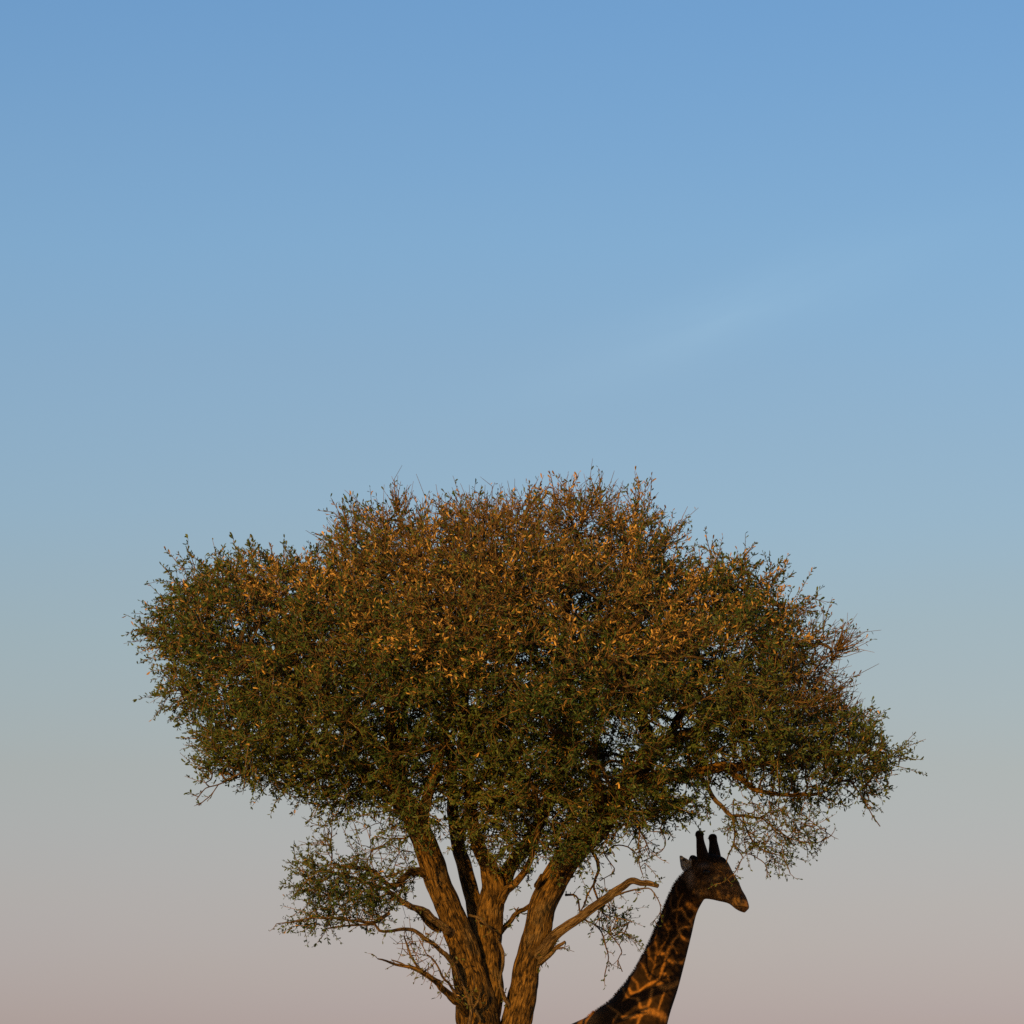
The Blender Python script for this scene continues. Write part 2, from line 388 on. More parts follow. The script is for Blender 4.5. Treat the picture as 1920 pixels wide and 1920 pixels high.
 ('hanging_twig', M_BARK, [(1118, 1650, -.22, 3), (1106, 1670, -.2, 2.6), (1098, 1690, -.1, 2.4), (1090, 1710, 0, 2)]),
 ('hanging_twig', M_BARK, [(1060, 1678, .1, 4), (1080, 1680, .15, 3), (1088, 1708, .15, 3), (1096, 1722, .15, 2.6), (1112, 1732, .1, 2.4), (1128, 1750, .05, 2.2), (1136, 1775, 0, 2), (1140, 1795, 0, 1.8), (1133, 1832, 0, 1)]),
 ('hanging_twig', M_BARK, [(1112, 1732, .1, 2), (1135, 1745, .1, 2), (1155, 1765, .1, 1.8), (1166, 1785, .1, 1.6), (1160, 1800, .1, 1.3), (1168, 1822, .1, .8)]),
 ('hanging_twig', M_BARK, [(1115, 1592, -.1, 3), (1130, 1600, -.1, 2.4), (1152, 1587, -.1, 2.2), (1178, 1588, -.1, 2), (1193, 1600, -.1, 1.8), (1196, 1610, -.1, 1)]),
 ('hanging_twig', M_BARK, [(1124, 1572, -.1, 2.4), (1136, 1605, -.1, 2), (1148, 1622, -.1, 1.6), (1152, 1634, -.1, 1.3), (1125, 1652, -.1, .8)]),
 ('hanging_twig', M_DEAD, [(1152, 1505, -.4, 3), (1156, 1530, -.5, 2.6), (1155, 1555, -.5, 2.2), (1151, 1575, -.5, 1.2)]),
 ('hanging_twig', M_DEAD, [(1108, 1412, -1.0, 6), (1128, 1440, -.95, 5), (1138, 1462, -.9, 4.5), (1154, 1488, -.7, 3.5), (1155, 1520, -.6, 2)]),
 ('hanging_twig', M_DEAD, [(1182, 1500, -.3, 4), (1190, 1540, -.4, 3), (1202, 1560, -.4, 2.6), (1215, 1588, -.4, 2), (1218, 1600, -.4, 1.4)]),
 ('hanging_twig', M_DEAD, [(1200, 1545, -.4, 3), (1198, 1580, -.4, 2.2), (1197, 1612, -.4, 1.8), (1205, 1640, -.4, 1)]),
 ('hanging_twig', M_BARK, [(1238, 1555, -.3, 2.2), (1247, 1572, -.3, 1.8), (1246, 1590, -.3, 1.6), (1232, 1602, -.3, 1.4), (1205, 1615, -.3, .8)]),
 # --- the spray that droops beside the giraffe's horns
 ('hanging_twig', M_DEAD, [(1372, 1529, -.45, 4.5), (1376, 1545, -.45, 3.5), (1377, 1562, -.45, 3), (1374, 1584, -.45, 2.4), (1366, 1602, -.45, 1.6), (1361, 1618, -.45, .9)]),
 ('hanging_twig', M_DEAD, [(1374, 1584, -.45, 2.2), (1390, 1602, -.45, 2), (1392, 1610, -.45, 1.7), (1385, 1622, -.45, 1.5), (1380, 1634, -.45, 1.4), (1370, 1644, -.45, 1.2), (1352, 1656, -.45, .8)]),
 ('hanging_twig', M_DEAD, [(1374, 1582, -.45, 2), (1396, 1600, -.45, 1.8), (1408, 1602, -.45, 1.5), (1420, 1608, -.45, 1.5), (1434, 1618, -.45, 1.2), (1438, 1634, -.45, .8)]),
 ('hanging_twig', M_DEAD, [(1392, 1530, -.48, 3), (1402, 1560, -.5, 2.5), (1418, 1585, -.5, 2), (1445, 1600, -.5, 1.7), (1465, 1605, -.5, 1.4), (1474, 1618, -.5, 1.2), (1482, 1637, -.5, .8)]),
 ('hanging_twig', M_DEAD, [(1430, 1535, -.5, 2.4), (1460, 1560, -.5, 2), (1490, 1575, -.5, 1.7), (1530, 1580, -.5, 1.4), (1558, 1566, -.5, .9)]),
 ('hanging_twig', M_DEAD, [(1600, 1470, -.3, 2.4), (1622, 1505, -.3, 2), (1635, 1528, -.3, 1.6), (1650, 1550, -.3, .9)]),
 # --- bare twigs at the crown's lower left edge
 ('hanging_twig', M_DEAD, [(480, 1440, -.6, 3), (440, 1455, -.6, 2.4), (410, 1470, -.6, 2), (385, 1478, -.6, 1.6), (366, 1500, -.6, .9)]),
 ('hanging_twig', M_DEAD, [(410, 1470, -.6, 1.8), (396, 1490, -.6, 1.4), (374, 1510, -.6, .9)]),
]

tree = bpy.data.objects.new('savanna_tree', None)
COL.objects.link(tree)
tree['label'] = 'broad savanna tree with forked trunks and a wide crown of green and dry leaves'
tree['category'] = 'tree'

skel_pos, skel_parent, skel_rad, skel_dir = [], [], [], []
for li, (nm, mat, rows) in enumerate(LIMBS):
    thin = 0.62 if nm == 'hanging_twig' else 0.72 if (mat is M_DEAD and rows[0][3] < 10) else 0.85 if (rows[0][3] <= 10 and rows[0][0] < 880) else 1.0
    rows3 = np.array([[*P(a, b, c), r * thin * (DIST + c) / 8000.0] for a, b, c, r in rows])
    rmax = rows3[:, 3].max()
    big = rmax > 0.06
    pr = catmull(rows3, 0.022 if big else 0.035)
    path, rad = pr[:, :3].copy(), np.maximum(pr[:, 3], 0.0048 if nm == 'hanging_twig' else 0.003)
    # natural wander
    amp = 0.25 if big else 0.45
    for i in range(len(path)):
        q = Vector(path[i] * 5.5) + Vector((li * 3.7, 0, 0))
        wob = np.array(noise.noise_vector(q))
        path[i] += wob * (min(rad[i] * amp, 0.012) + (0.010 if rmax < 0.06 else 0)) * (1 if i > 3 else 0)
        if not big:
            path[i] += np.array(noise.noise_vector(q * 2.6)) * 0.55 * rad[i] * (1 if i > 3 else 0)
    sides = 44 if rmax > 0.1 else 28 if big else 12 if rmax > 0.03 else 6
    V, Q, T, B = tube(path, rad, sides, 0.2 if big else 0.3 if rmax > 0.012 else 0, li * 1.37)
    mesh_np(nm, V, [Q, T], mat, tree, smooth=True, attrs=[('barkco', 'FLOAT_VECTOR', B)])
    # skeleton nodes from which the crown grows (only thin-enough wood above the forks)
    base = len(skel_pos)
    st = max(1, int(0.10 / (0.022 if big else 0.035)))
    for i in range(0, len(path), st):
        if rad[i] < 0.085 and path[i][2] > P(0, 1900)[2]:
            skel_pos.append(path[i]); skel_rad.append(rad[i]); skel_dir.append(path[min(i + 1, len(path) - 1)] - path[max(i - 1, 0)])

# ------------------------------------------------------------------ crown envelope
CROWN = [(282, 1185), (300, 1140), (322, 1106), (356, 1074), (410, 1060), (470, 1054), (540, 1064), (606, 1060), (638, 1016), (664, 984), (740, 980),
         (800, 978), (850, 964), (900, 960), (960, 956), (1010, 948), (1070, 944), (1130, 948), (1188, 958), (1228, 976), (1250, 1012), (1276, 1056), (1330, 1066),
         (1390, 1060), (1420, 1078), (1454, 1106), (1476, 1136), (1504, 1172), (1526, 1208), (1544, 1244), (1548, 1284), (1572, 1324), (1624, 1356), (1664, 1402),
         (1676, 1430), (1640, 1470), (1600, 1486), (1540, 1500), (1484, 1510), (1430, 1500), (1392, 1478), (1340, 1466), (1300, 1480), (1312, 1520), (1284, 1536), (1232, 1546), (1192, 1560),
         (1150, 1552), (1110, 1550), (1060, 1590), (1010, 1600), (975, 1590), (940, 1560), (890, 1530), (850, 1496), (815, 1476), (790, 1520), (745, 1530), (700, 1500), (650, 1510), (606, 1512),
         (570, 1486), (530, 1488), (480, 1472), (430, 1456), (384, 1424), (366, 1396), (376, 1362), (346, 1332), (318, 1296), (332, 1256), (300, 1226)]
LOWLEFT = [(556, 1650), (580, 1618), (640, 1606), (690, 1630), (740, 1645), (772, 1668), (740, 1700), (690, 1722), (640, 1735), (580, 1735), (545, 1728), (590, 1700), (562, 1676)]
LOWLEFT2 = [(748, 1762), (790, 1758), (840, 1800), (848, 1850), (800, 1828), (760, 1800)]
LEFTLINK = [(585, 1540), (640, 1520), (720, 1530), (760, 1560), (770, 1620), (720, 1650), (640, 1605), (592, 1600)]
DROOP = [(1352, 1500), (1420, 1500), (1520, 1515), (1556, 1570), (1500, 1585), (1450, 1600), (1400, 1590), (1366, 1570)]
MIDHANG = [(1100, 1660), (1130, 1650), (1176, 1710), (1184, 1756), (1150, 1762), (1122, 1720)]
HANG2 = [(1186, 1560), (1240, 1556), (1244, 1590), (1210, 1624), (1192, 1600)]
FRONT1 = [(680, 1440), (760, 1450), (835, 1490), (835, 1555), (775, 1590), (720, 1550)]
FRONT2 = [(1000, 1470), (1190, 1460), (1195, 1550), (1120, 1596), (1040, 1622), (985, 1610)]
FRONT3 = [(840, 1450), (980, 1460), (1000, 1590), (930, 1600), (880, 1560)]
STEMTOP = [(850, 1570), (885, 1540), (960, 1590), (1010, 1605), (1000, 1640), (940, 1640), (900, 1610)]

def inside(poly, x, y):
    res = np.zeros(len(x), bool)
    n = len(poly)
    for i in range(n):
        x1, y1 = poly[i]; x2, y2 = poly[(i + 1) % n]
        c = (y1 > y) != (y2 > y)
        res ^= c & (x < (x2 - x1) * (y - y1) / (y2 - y1 + 1e-9) + x1)
    return res

def edge_dist(poly, x, y):
    best = np.full(len(x), 1e9)
    n = len(poly)
    for i in range(n):
        a = np.array(poly[i], float); b = np.array(poly[(i + 1) % n], float)
        d = b - a
        t = np.clip(((x - a[0]) * d[0] + (y - a[1]) * d[1]) / (d @ d), 0, 1)
        best = np.minimum(best, np.hypot(x - a[0] - t * d[0], y - a[1] - t * d[1]))
    return best

def sample(poly, n):
    p = np.array(poly, float)
    lo, hi = p.min(0), p.max(0)
    xs, ys = [], []
    tot = 0
    while tot < n:
        x = RNG.uniform(lo[0], hi[0], n * 2); y = RNG.uniform(lo[1], hi[1], n * 2)
        k = inside(poly, x, y)
        xs.append(x[k]); ys.append(y[k]); tot += k.sum()
    return np.concatenate(xs)[:n], np.concatenate(ys)[:n]

GAPS = [(1200, 1405, 110, 62, .42), (1330, 1420, 70, 30, .45), (1440, 1462, 110, 26, .5), (1090, 1440, 60, 40, .5), (360, 1080, 26, 30, .3), (560, 1050, 50, 16, .3), (440, 1270, 46, 30, .4), (1132, 1388, 54, 40, .10), (1265, 1352, 46, 34, .06), (1000, 1400, 26, 14, .2), (830, 1420, 24, 14, .3), (1310, 1340, 30, 18, .2), (1400, 1400, 34, 14, .3), (1500, 1440, 30, 14, .3), (620, 1430, 30, 16, .3), (1182, 1380, 16, 34, .1), (1330, 1385, 46, 22, .3), (1450, 1470, 60, 22, .4), (782, 1482, 44, 16, 0),
        (880, 1312, 30, 18, .2), (860, 1560, 40, 40, .15), (420, 1320, 40, 34, .45), (640, 1540, 50, 30, .5), (960, 1545, 50, 22, .35), (1290, 1480, 50, 20, .1),
        (1030, 1480, 26, 20, .3), (940, 1500, 20, 22, .4), (690, 1590, 60, 30, .5), (1400, 1240, 30, 18, .4), (1370, 1210, 34, 16, .35), (1320, 1300, 40, 20, .4)]
VOIDS = [(1330, 1252, 62, 34), (1092, 1142, 52, 34), (706, 1352, 46, 30), (460, 1190, 60, 36), (770, 1362, 30, 22), (1010, 1250, 60, 30), (1120, 1020, 60, 26), (640, 1300, 40, 20)]

def envelope(n):
    x, y = sample(CROWN, n)
    d = edge_dist(CROWN, x, y) * 0.005
    h = np.minimum(np.sqrt(np.maximum(0, d * (5.0 - d))), 2.5)
    dep = RNG.uniform(0, 1, n) ** 0.62 * RNG.choice([-1, 1], n) * h
    return x, y, dep, h

LOBE_C = []
_x, _y, _d, _h = envelope(5000)
for p in PA(_x, _y, _d):
    if all(np.linalg.norm((p - q) / (1, 1, .8)) > 0.66 for q in LOBE_C):
        LOBE_C.append(p)
LOBE_C = np.array(LOBE_C)
LOBE_R = RNG.uniform(0.35, 0.58, len(LOBE_C))
LOBE_TONE = RNG.uniform(0, 1, len(LOBE_C))
LOBE_LEAF = RNG.uniform(0.78, 1.2, len(LOBE_C))
LOBE_DRY = RNG.uniform(0.15, 1.9, len(LOBE_C))

def lobe_of(p):
    idx = np.empty(len(p), int); q = np.empty(len(p))
    for k in range(0, len(p), 2000):
        D = np.linalg.norm((p[k:k + 2000, None] - LOBE_C[None]) / np.array([1, 1, .78]), axis=2) / LOBE_R
        idx[k:k + 2000] = D.argmin(1); q[k:k + 2000] = D.min(1)
    return idx, q

def crown_points(n):
    x, y, dep, h = envelope(n * 5)
    keep = RNG.uniform(0, 1, len(x)) < np.clip(0.35 + h / 2.2, 0, 1)
    for gx, gy, rx, ry, dens in GAPS:
        q = ((x - gx) / rx) ** 2 + ((y - gy) / ry) ** 2
        keep &= (q > 1) | (RNG.uniform(0, 1, len(x)) < dens)
    for gx, gy, rx, ry in VOIDS:
        q = ((x - gx) / rx) ** 2 + ((y - gy) / ry) ** 2
        keep &= (q > 1) | (dep > 0.1)
    pts = PA(x, y, dep)
    nzv = np.array([noise.noise(Vector(p * 3.2)) for p in pts])
    _i, q = lobe_of(pts)
    keep &= (q + 0.35 * nzv < 1.0) | (RNG.uniform(0, 1, len(x)) < np.where(dep > 0.2, 0.34, 0.07))
    i = np.where(keep)[0]
    print('crown candidates', len(i), 'lobes', len(LOBE_C))
    i = RNG.permutation(i)[:n]
    return pts[i]

def flat_points(poly, n, dep, spread):
    x, y = sample(poly, n)
    return PA(x, y, dep + RNG.uniform(-spread, spread, n))

# sprays that stick out of the crown's outline
SPIKES = [(316, 1140, 276, 1128), (312, 1182, 258, 1187), (314, 1212, 274, 1228), (332, 1300, 304, 1308), (386, 1420, 360, 1432), (360, 1076, 330, 1062), (478, 1060, 484, 1010), (412, 1066, 404, 1022),
          (520, 1066, 528, 1026), (646, 1006, 642, 964), (1390, 1064, 1404, 1020), (1350, 1066, 1330, 1026), (1440, 1090, 1468, 1066), (1490, 1150, 1520, 1118), (1530, 1200, 1560, 1160), (1546, 1244, 1590, 1222), (1552, 1280, 1600, 1262),
          (1556, 1300, 1596, 1310), (1660, 1402, 1702, 1406), (1676, 1430, 1692, 1462), (1612, 1352, 1640, 1338), (1248, 1010, 1274, 990), (880, 964, 884, 932), (1010, 950, 1000, 916), (1110, 950, 1120, 914), (1190, 960, 1204, 926), (740, 982, 732, 952), (400, 1440, 380, 1470), (1640, 1470, 1640, 1510)]
spike_pts = []
for x0, y0, x1, y1 in SPIKES:
    for t_ in np.linspace(0, 0.62, 4):
        spike_pts.append(P(x0 + (x1 - x0) * t_ + RNG.normal(0, 2), y0 + (y1 - y0) * t_ + RNG.normal(0, 2), RNG.normal(0, .12)))
GROUPS = ['crown', 'low_branch', 'low_twigs', 'link', 'droop', 'midhang']
sets = [np.vstack([crown_points(14500), np.array(spike_pts), flat_points(FRONT1, 90, -.8, .3), flat_points(FRONT2, 150, -.5, .4), flat_points(FRONT3, 80, -.5, .3)]), flat_points(LOWLEFT, 420, -.55, .45), flat_points(LOWLEFT2, 55, -.55, .2), flat_points(LEFTLINK, 48, -.3, .5),
        flat_points(DROOP, 110, -.45, .35), np.vstack([flat_points(MIDHANG, 40, -.05, .25), flat_points(HANG2, 16, -.35, .15), flat_points(STEMTOP, 26, .1, .4)])]
att = np.vstack(sets)
attg = np.concatenate([np.full(len(s), i) for i, s in enumerate(sets)])

# ------------------------------------------------------------------ space colonisation
STEP, KILL = 0.115, 0.105
pos = [np.array(p) for p in skel_pos]
par = [-1] * len(pos)
grp = [0] * len(pos)
n_skel = len(pos)
sp = np.array(pos)
near = np.empty(len(att), int); nd = np.empty(len(att))
for i, a in enumerate(att):
    dd = np.linalg.norm(sp - a, axis=1)
    near[i] = dd.argmin(); nd[i] = dd.min()
alive = nd > 0.05
tips = {}
for it in range(90):
    ids = np.where(alive)[0]
    if len(ids) == 0:
        break
    dirs = {}
    for i in ids:
        v = att[i] - pos[near[i]]
        L = np.linalg.norm(v) + 1e-9
        e = dirs.get(near[i])
        if e is None:
            dirs[near[i]] = [v / L, 1, attg[i], L]
        else:
            e[0] = e[0] + v / L; e[1] += 1; e[3] = min(e[3], L)
    newp = []
    for k, (v, c, g, L) in dirs.items():
        v = v / (np.linalg.norm(v) + 1e-6) + RNG.normal(0, 0.22, 3)
        v[2] += 0.05
        v /= np.linalg.norm(v)
        p = pos[k] + v * min(STEP, max(L, 0.06)) 
        pos.append(p); par.append(k); grp.append(g); newp.append(len(pos) - 1)
    npos = np.array([pos[k] for k in newp]); newp = np.array(newp)
    A = att[ids]
    for s in range(0, len(ids), 400):
        blk = ids[s:s + 400]
        D = np.linalg.norm(att[blk][:, None, :] - npos[None], axis=2)
        j = D.argmin(1); m = D[np.arange(len(blk)), j]
        better = m < nd[blk]
        nd[blk[better]] = m[better]; near[blk[better]] = newp[j[better]]
    dead = alive & (nd < KILL)
    alive &= ~dead
pos = np.array(pos); par = np.array(par); grp = np.array(grp)
N = len(pos)
ntip = np.zeros(N); kids = [[] for _ in range(N)]
for k in range(N - 1, n_skel - 1, -1):
    if not kids[k]:
        ntip[k] = 1
    ntip[par[k]] += ntip[k]
    kids[par[k]].append(k)
rad = np.clip(0.0042 * np.maximum(ntip, 1) ** 0.46, 0.0042, 0.035)

def join_tubes(parts):
    Vs, Qs, Ts, Bs, o = [], [], [], [], 0
    for V, Q, T, B in parts:
        Vs.append(V); Qs.append(Q + o); Ts.append(T + o); Bs.append(B); o += len(V)
    return np.vstack(Vs), np.vstack(Qs), np.vstack(Ts), np.vstack(Bs)

# ------------------------------------------------------------------ twigs and leaves
def zone(px, py):
    """leafiness, share of dry leaves, bare twiginess at a place of the crown"""
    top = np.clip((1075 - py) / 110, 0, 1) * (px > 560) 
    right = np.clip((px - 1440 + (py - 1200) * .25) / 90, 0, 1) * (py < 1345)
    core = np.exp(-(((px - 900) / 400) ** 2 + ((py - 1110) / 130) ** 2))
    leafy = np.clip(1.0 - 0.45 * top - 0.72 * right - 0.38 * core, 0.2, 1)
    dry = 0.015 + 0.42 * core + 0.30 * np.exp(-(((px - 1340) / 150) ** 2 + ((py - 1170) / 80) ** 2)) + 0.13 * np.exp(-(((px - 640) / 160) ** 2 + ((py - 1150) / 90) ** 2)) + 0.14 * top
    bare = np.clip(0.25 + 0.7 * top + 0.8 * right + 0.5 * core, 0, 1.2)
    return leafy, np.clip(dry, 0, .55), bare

centre = P(950, 1330, 0)
fine = np.array([k for k in range(n_skel, N) if ntip[k] <= 4])
ndir = pos[fine] - pos[par[fine]]
ndir /= np.linalg.norm(ndir, axis=1, keepdims=True) + 1e-9
thin_sk = np.array([k for k in range(n_skel) if skel_rad[k] < 0.034])
spd = np.array(skel_dir)[thin_sk]; spd /= np.linalg.norm(spd, axis=1, keepdims=True) + 1e-9
fine = np.concatenate([fine, thin_sk]); ndir = np.vstack([ndir, spd])
spur = np.arange(len(fine)) >= len(fine) - len(thin_sk)
fx, fy = to_px(pos[fine])
leafy, dry, bare = zone(fx, fy)
leafy[grp[fine] == 1] *= 1.45; leafy[grp[fine] == 4] *= 0.85; leafy[grp[fine] == 3] *= 0.6; leafy[grp[fine] == 2] *= 0.25
flobe, _q = lobe_of(pos[fine])
fl = np.where(grp[fine] == 0, LOBE_LEAF[flobe], 1.0)
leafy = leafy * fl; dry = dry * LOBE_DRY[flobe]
cnt = np.floor(2.3 + 1.7 * bare + RNG.uniform(0, 1, len(fine))).astype(int)
small = grp[fine] > 0
cnt[small] = np.minimum(cnt[small], 2 + (RNG.uniform(0, 1, small.sum()) < .3))
cnt[spur] = RNG.integers(0, 3, spur.sum())
ti = np.repeat(np.arange(len(fine)), cnt)
nt = len(ti)
ndt = ndir[ti]
out = pos[fine][ti] - centre; out /= np.linalg.norm(out, axis=1, keepdims=True) + 1e-9
lo = pos[fine][ti] - LOBE_C[flobe][ti]; lo /= np.linalg.norm(lo, axis=1, keepdims=True) + 1e-9
lo[grp[fine][ti] > 0] = 0
out = out * 0.7 + lo * 0.7
bt = bare[ti]
rnd = RNG.normal(0, 1, (nt, 3)); rnd /= np.linalg.norm(rnd, axis=1, keepdims=True)
dirv = ndt * 0.55 + out * (0.25 + 0.35 * bt)[:, None] + rnd * 0.75 + np.array([0, 0, 1.0]) * (0.12 + 0.15 * bt)[:, None]
low = (grp[fine][ti] >= 4)
dirv[RNG.uniform(0, 1, nt) < .15] *= 1.0
dirv[low] += np.array([0, 0, -0.55])
dirv /= np.linalg.norm(dirv, axis=1, keepdims=True)
length = RNG.uniform(0.10, 0.27, nt) * (1 + 0.35 * bt)
long = RNG.uniform(0, 1, nt) < 0.02 + 0.10 * np.clip(bt - .35, 0, 1)
length[long] *= 1.3
length[spur[ti]] *= 0.42
base = pos[fine][ti]
bend = RNG.normal(0, 1, (nt, 3)) * np.where(long, .42, .25)[:, None]
p0 = base
p1 = base + (dirv + bend * 0.4) * (length * 0.5)[:, None]
p2 = p1 + (dirv + bend * -0.7) * (length * 0.5)[:, None]

def twig_mesh(name, sel, parent):
    n = len(sel)
    if n == 0:
        return
    a, b, c = p0[sel], p1[sel], p2[sel]
    d = dirv[sel]
    u = np.cross(d, RNG.normal(0, 1, (n, 3))); u /= np.linalg.norm(u, axis=1, keepdims=True) + 1e-9
    w = np.cross(d, u)
    V = np.empty((n, 9, 3))
    r0 = RNG.uniform(0.0034, 0.0046, n)
    for s, (q, f) in enumerate(((a, 1.0), (b, .8), (c, .45))):
        for k in range(3):
            t = 2 * math.pi * k / 3
            V[:, s * 3 + k] = q + (u * math.cos(t) + w * math.sin(t)) * (r0 * f)[:, None]
    F = []
    for s in range(2):
        for k in range(3):
            F.append((s * 3 + k, s * 3 + (k + 1) % 3, s * 3 + 3 + (k + 1) % 3, s * 3 + 3 + k))
    F = np.array(F)[None] + (np.arange(n) * 9)[:, None, None]
    g = RNG.uniform(0.65, 1.25, n)[:, None, None]
    colr = np.ones((n, 9, 4)); colr[..., :3] = np.array([0.15, 0.088, 0.036]) * g
    return mesh_np(name, V.reshape(-1, 3), F.reshape(-1, 4), M_TWIG, parent, attrs=[('tone', 'FLOAT_COLOR', colr.reshape(-1, 4))], kind='stuff')

# leaves: tufts along each twig
nl = np.floor(length / 0.0120 * leafy[ti] * RNG.uniform(0.55, 1.25, nt)).astype(int)
nl[spur[ti]] = (nl[spur[ti]] * 0.5).astype(int)
bald = RNG.uniform(0, 1, nt) < 0.42 * np.clip(bt - 0.3, 0, 1)
nl[bald] = (nl[bald] * 0.12).astype(int)
nl[long] = (nl[long] * 0.15).astype(int)
li = np.repeat(np.arange(nt), nl)
M = len(li)
# tufts: leaves gather at nodes about 4 cm apart
tt = RNG.uniform(0.12, 1.0, M)
nodes = np.maximum(2, np.round(length[li] / 0.038))
tt = np.clip((np.round(tt * nodes) + RNG.normal(0, .1, M)) / nodes, 0.08, 1.02)[:, None]
lb = np.where(tt < .5, p0[li] + (p1[li] - p0[li]) * tt * 2, p1[li] + (p2[li] - p1[li]) * (tt * 2 - 1))
lr = RNG.normal(0, 1, (M, 3)); lr /= np.linalg.norm(lr, axis=1, keepdims=True)
ld = dirv[li] * 0.75 + lr * 0.85 + np.array([0, 0, 0.12])
ld /= np.linalg.norm(ld, axis=1, keepdims=True)
side = np.cross(ld, RNG.normal(0, 1, (M, 3))); side /= np.linalg.norm(side, axis=1, keepdims=True) + 1e-9
up = np.cross(side, ld)
L = RNG.uniform(0.024, 0.051, M) * RNG.uniform(.85, 1.25, nt)[li]
L[grp[fine][ti][li] > 0] *= 0.80
W = L * RNG.uniform(0.27, 0.40, M)
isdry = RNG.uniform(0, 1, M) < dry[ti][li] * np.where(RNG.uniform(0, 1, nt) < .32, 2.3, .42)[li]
cnoise = np.array([noise.noise(Vector(p * 1.3) + Vector((9, 0, 0))) for p in pos[fine]])[ti][li]
g = RNG.uniform(0.72, 1.28, M)
mixg = np.clip(0.9 * LOBE_TONE[flobe][ti][li] - .05 + 0.6 * cnoise + RNG.normal(0, .16, M), 0, 1)[:, None]
green = (np.array([0.034, 0.066, 0.012]) * (1 - mixg) + np.array([0.088, 0.105, 0.020]) * mixg) * g[:, None]
silver = RNG.uniform(0, 1, M) < 0.2
green[silver] = green[silver] * 0.6 + np.array([0.055, 0.072, 0.034])
brown = (RNG.uniform(0, 1, M) < 0.32 * np.clip(bare[ti][li] - .25, 0, 1))
green[brown] = np.array([0.15, 0.082, 0.022]) * g[brown][:, None]
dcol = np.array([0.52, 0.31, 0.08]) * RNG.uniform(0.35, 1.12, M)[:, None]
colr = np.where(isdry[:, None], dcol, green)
W = np.where(isdry, W * 0.95, W); L = np.where(isdry, L * 1.1, L)

def leaf_mesh(name, sel, mat, parent):
    n = len(sel)
    if n == 0:
        return
    b, d, s, u = lb[sel], ld[sel], side[sel], up[sel]
    l, w = L[sel][:, None], W[sel][:, None]
    V = np.empty((n, 6, 3))
    V[:, 0] = b
    V[:, 1] = b + d * l * .40 + s * w * .40 + u * w * .22
    V[:, 2] = b + d * l * .78 + s * w * .46 + u * w * .18
    V[:, 3] = b + d * l - u * w * .15
    V[:, 4] = b + d * l * .78 - s * w * .46 + u * w * .18
    V[:, 5] = b + d * l * .40 - s * w * .40 + u * w * .22
    F = np.array([(0, 1, 2, 3), (0, 3, 4, 5)])[None] + (np.arange(n) * 6)[:, None, None]
    c = np.ones((n, 6, 4)); c[..., :3] = colr[sel][:, None, :]
    mesh_np(name, V.reshape(-1, 3), F.reshape(-1, 4), mat, parent, attrs=[('tone', 'FLOAT_COLOR', c.reshape(-1, 4))], kind='stuff')

comp = np.zeros(N, int)                             # 0: crown; every spray outside it is a part of its own
ncomp = 0
for k in range(n_skel, N):
    if grp[k] > 0:
        p = par[k]
        if p >= n_skel and comp[p] > 0:
            comp[k] = comp[p]
        else:
            ncomp += 1
            comp[k] = ncomp
tcomp = comp[fine][ti]
lcomp = tcomp[li]
all_chains = {}
def follow(k):
    same = [c for c in kids[k] if comp[c] == comp[k]]
    return max(same, key=lambda c: ntip[c]) if same else None
for k in range(n_skel, N):
    p = par[k]
    if p < n_skel or comp[p] != comp[k] or follow(p) != k:
        c = [p, k]
        while (nx_ := follow(c[-1])) is not None:
            c.append(nx_)
        all_chains.setdefault(comp[k], []).append(c)
for g in sorted(all_chains):
    tubes = []
    for ci, c in enumerate(all_chains[g]):
        path = pos[c].copy()
        rr = rad[c].copy(); rr[0] = rr[1]
        rows = catmull(np.column_stack([path, rr]), 0.09) if len(path) > 2 else np.column_stack([path, rr])
        r4 = rows[:, 3].copy(); r4[-1] *= 0.6
        tubes.append(tube(rows[:, :3], r4, 6 if rr.max() > .012 else 4, 0, (ci % 97) * .31))
    Vb, Qb, Tb, Bb = join_tubes(tubes)
    part = mesh_np('crown' if g == 0 else 'leafy_branch', Vb, [Qb, Tb], M_BRANCH, tree, smooth=True, attrs=[('barkco', 'FLOAT_VECTOR', Bb)])
    twig_mesh('twigs', np.where(tcomp == g)[0], part)
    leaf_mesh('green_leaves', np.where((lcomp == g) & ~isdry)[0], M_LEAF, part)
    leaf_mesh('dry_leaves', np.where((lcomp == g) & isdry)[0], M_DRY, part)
print('branch nodes', N - n_skel, 'sprays', ncomp, 'twigs', nt, 'leaves', M)

# ------------------------------------------------------------------ the giraffe
GD = 2.2                                           # metres behind the trunks
GK = (DIST + GD) / 8000.0
def Z(zx, zy, dy=0.0):                             # head close-up coordinates
    return Gp(1240 + zx / 10.105, 1540 + zy / 10.105, dy)
def Gp(px, py, dy=0.0):
    p = P(px, py, GD)
    return np.array([p[0], GD + dy, p[2]])

def ring(top, bot, lat, n=28, lx=0.0, power=2.3):
    c = (top + bot) / 2
    a = (top - bot) / 2
    b = np.array([-lx, -1.0, 0]); b = b / np.linalg.norm(b) * lat
    t = np.linspace(0, 2 * math.pi, n, endpoint=False)
    ct, st = np.cos(t), np.sin(t)
    e = 2 / power
    ct = np.sign(ct) * np.abs(ct) ** e; st = np.sign(st) * np.abs(st) ** e
    return c + ct[:, None] * a + st[:, None] * b

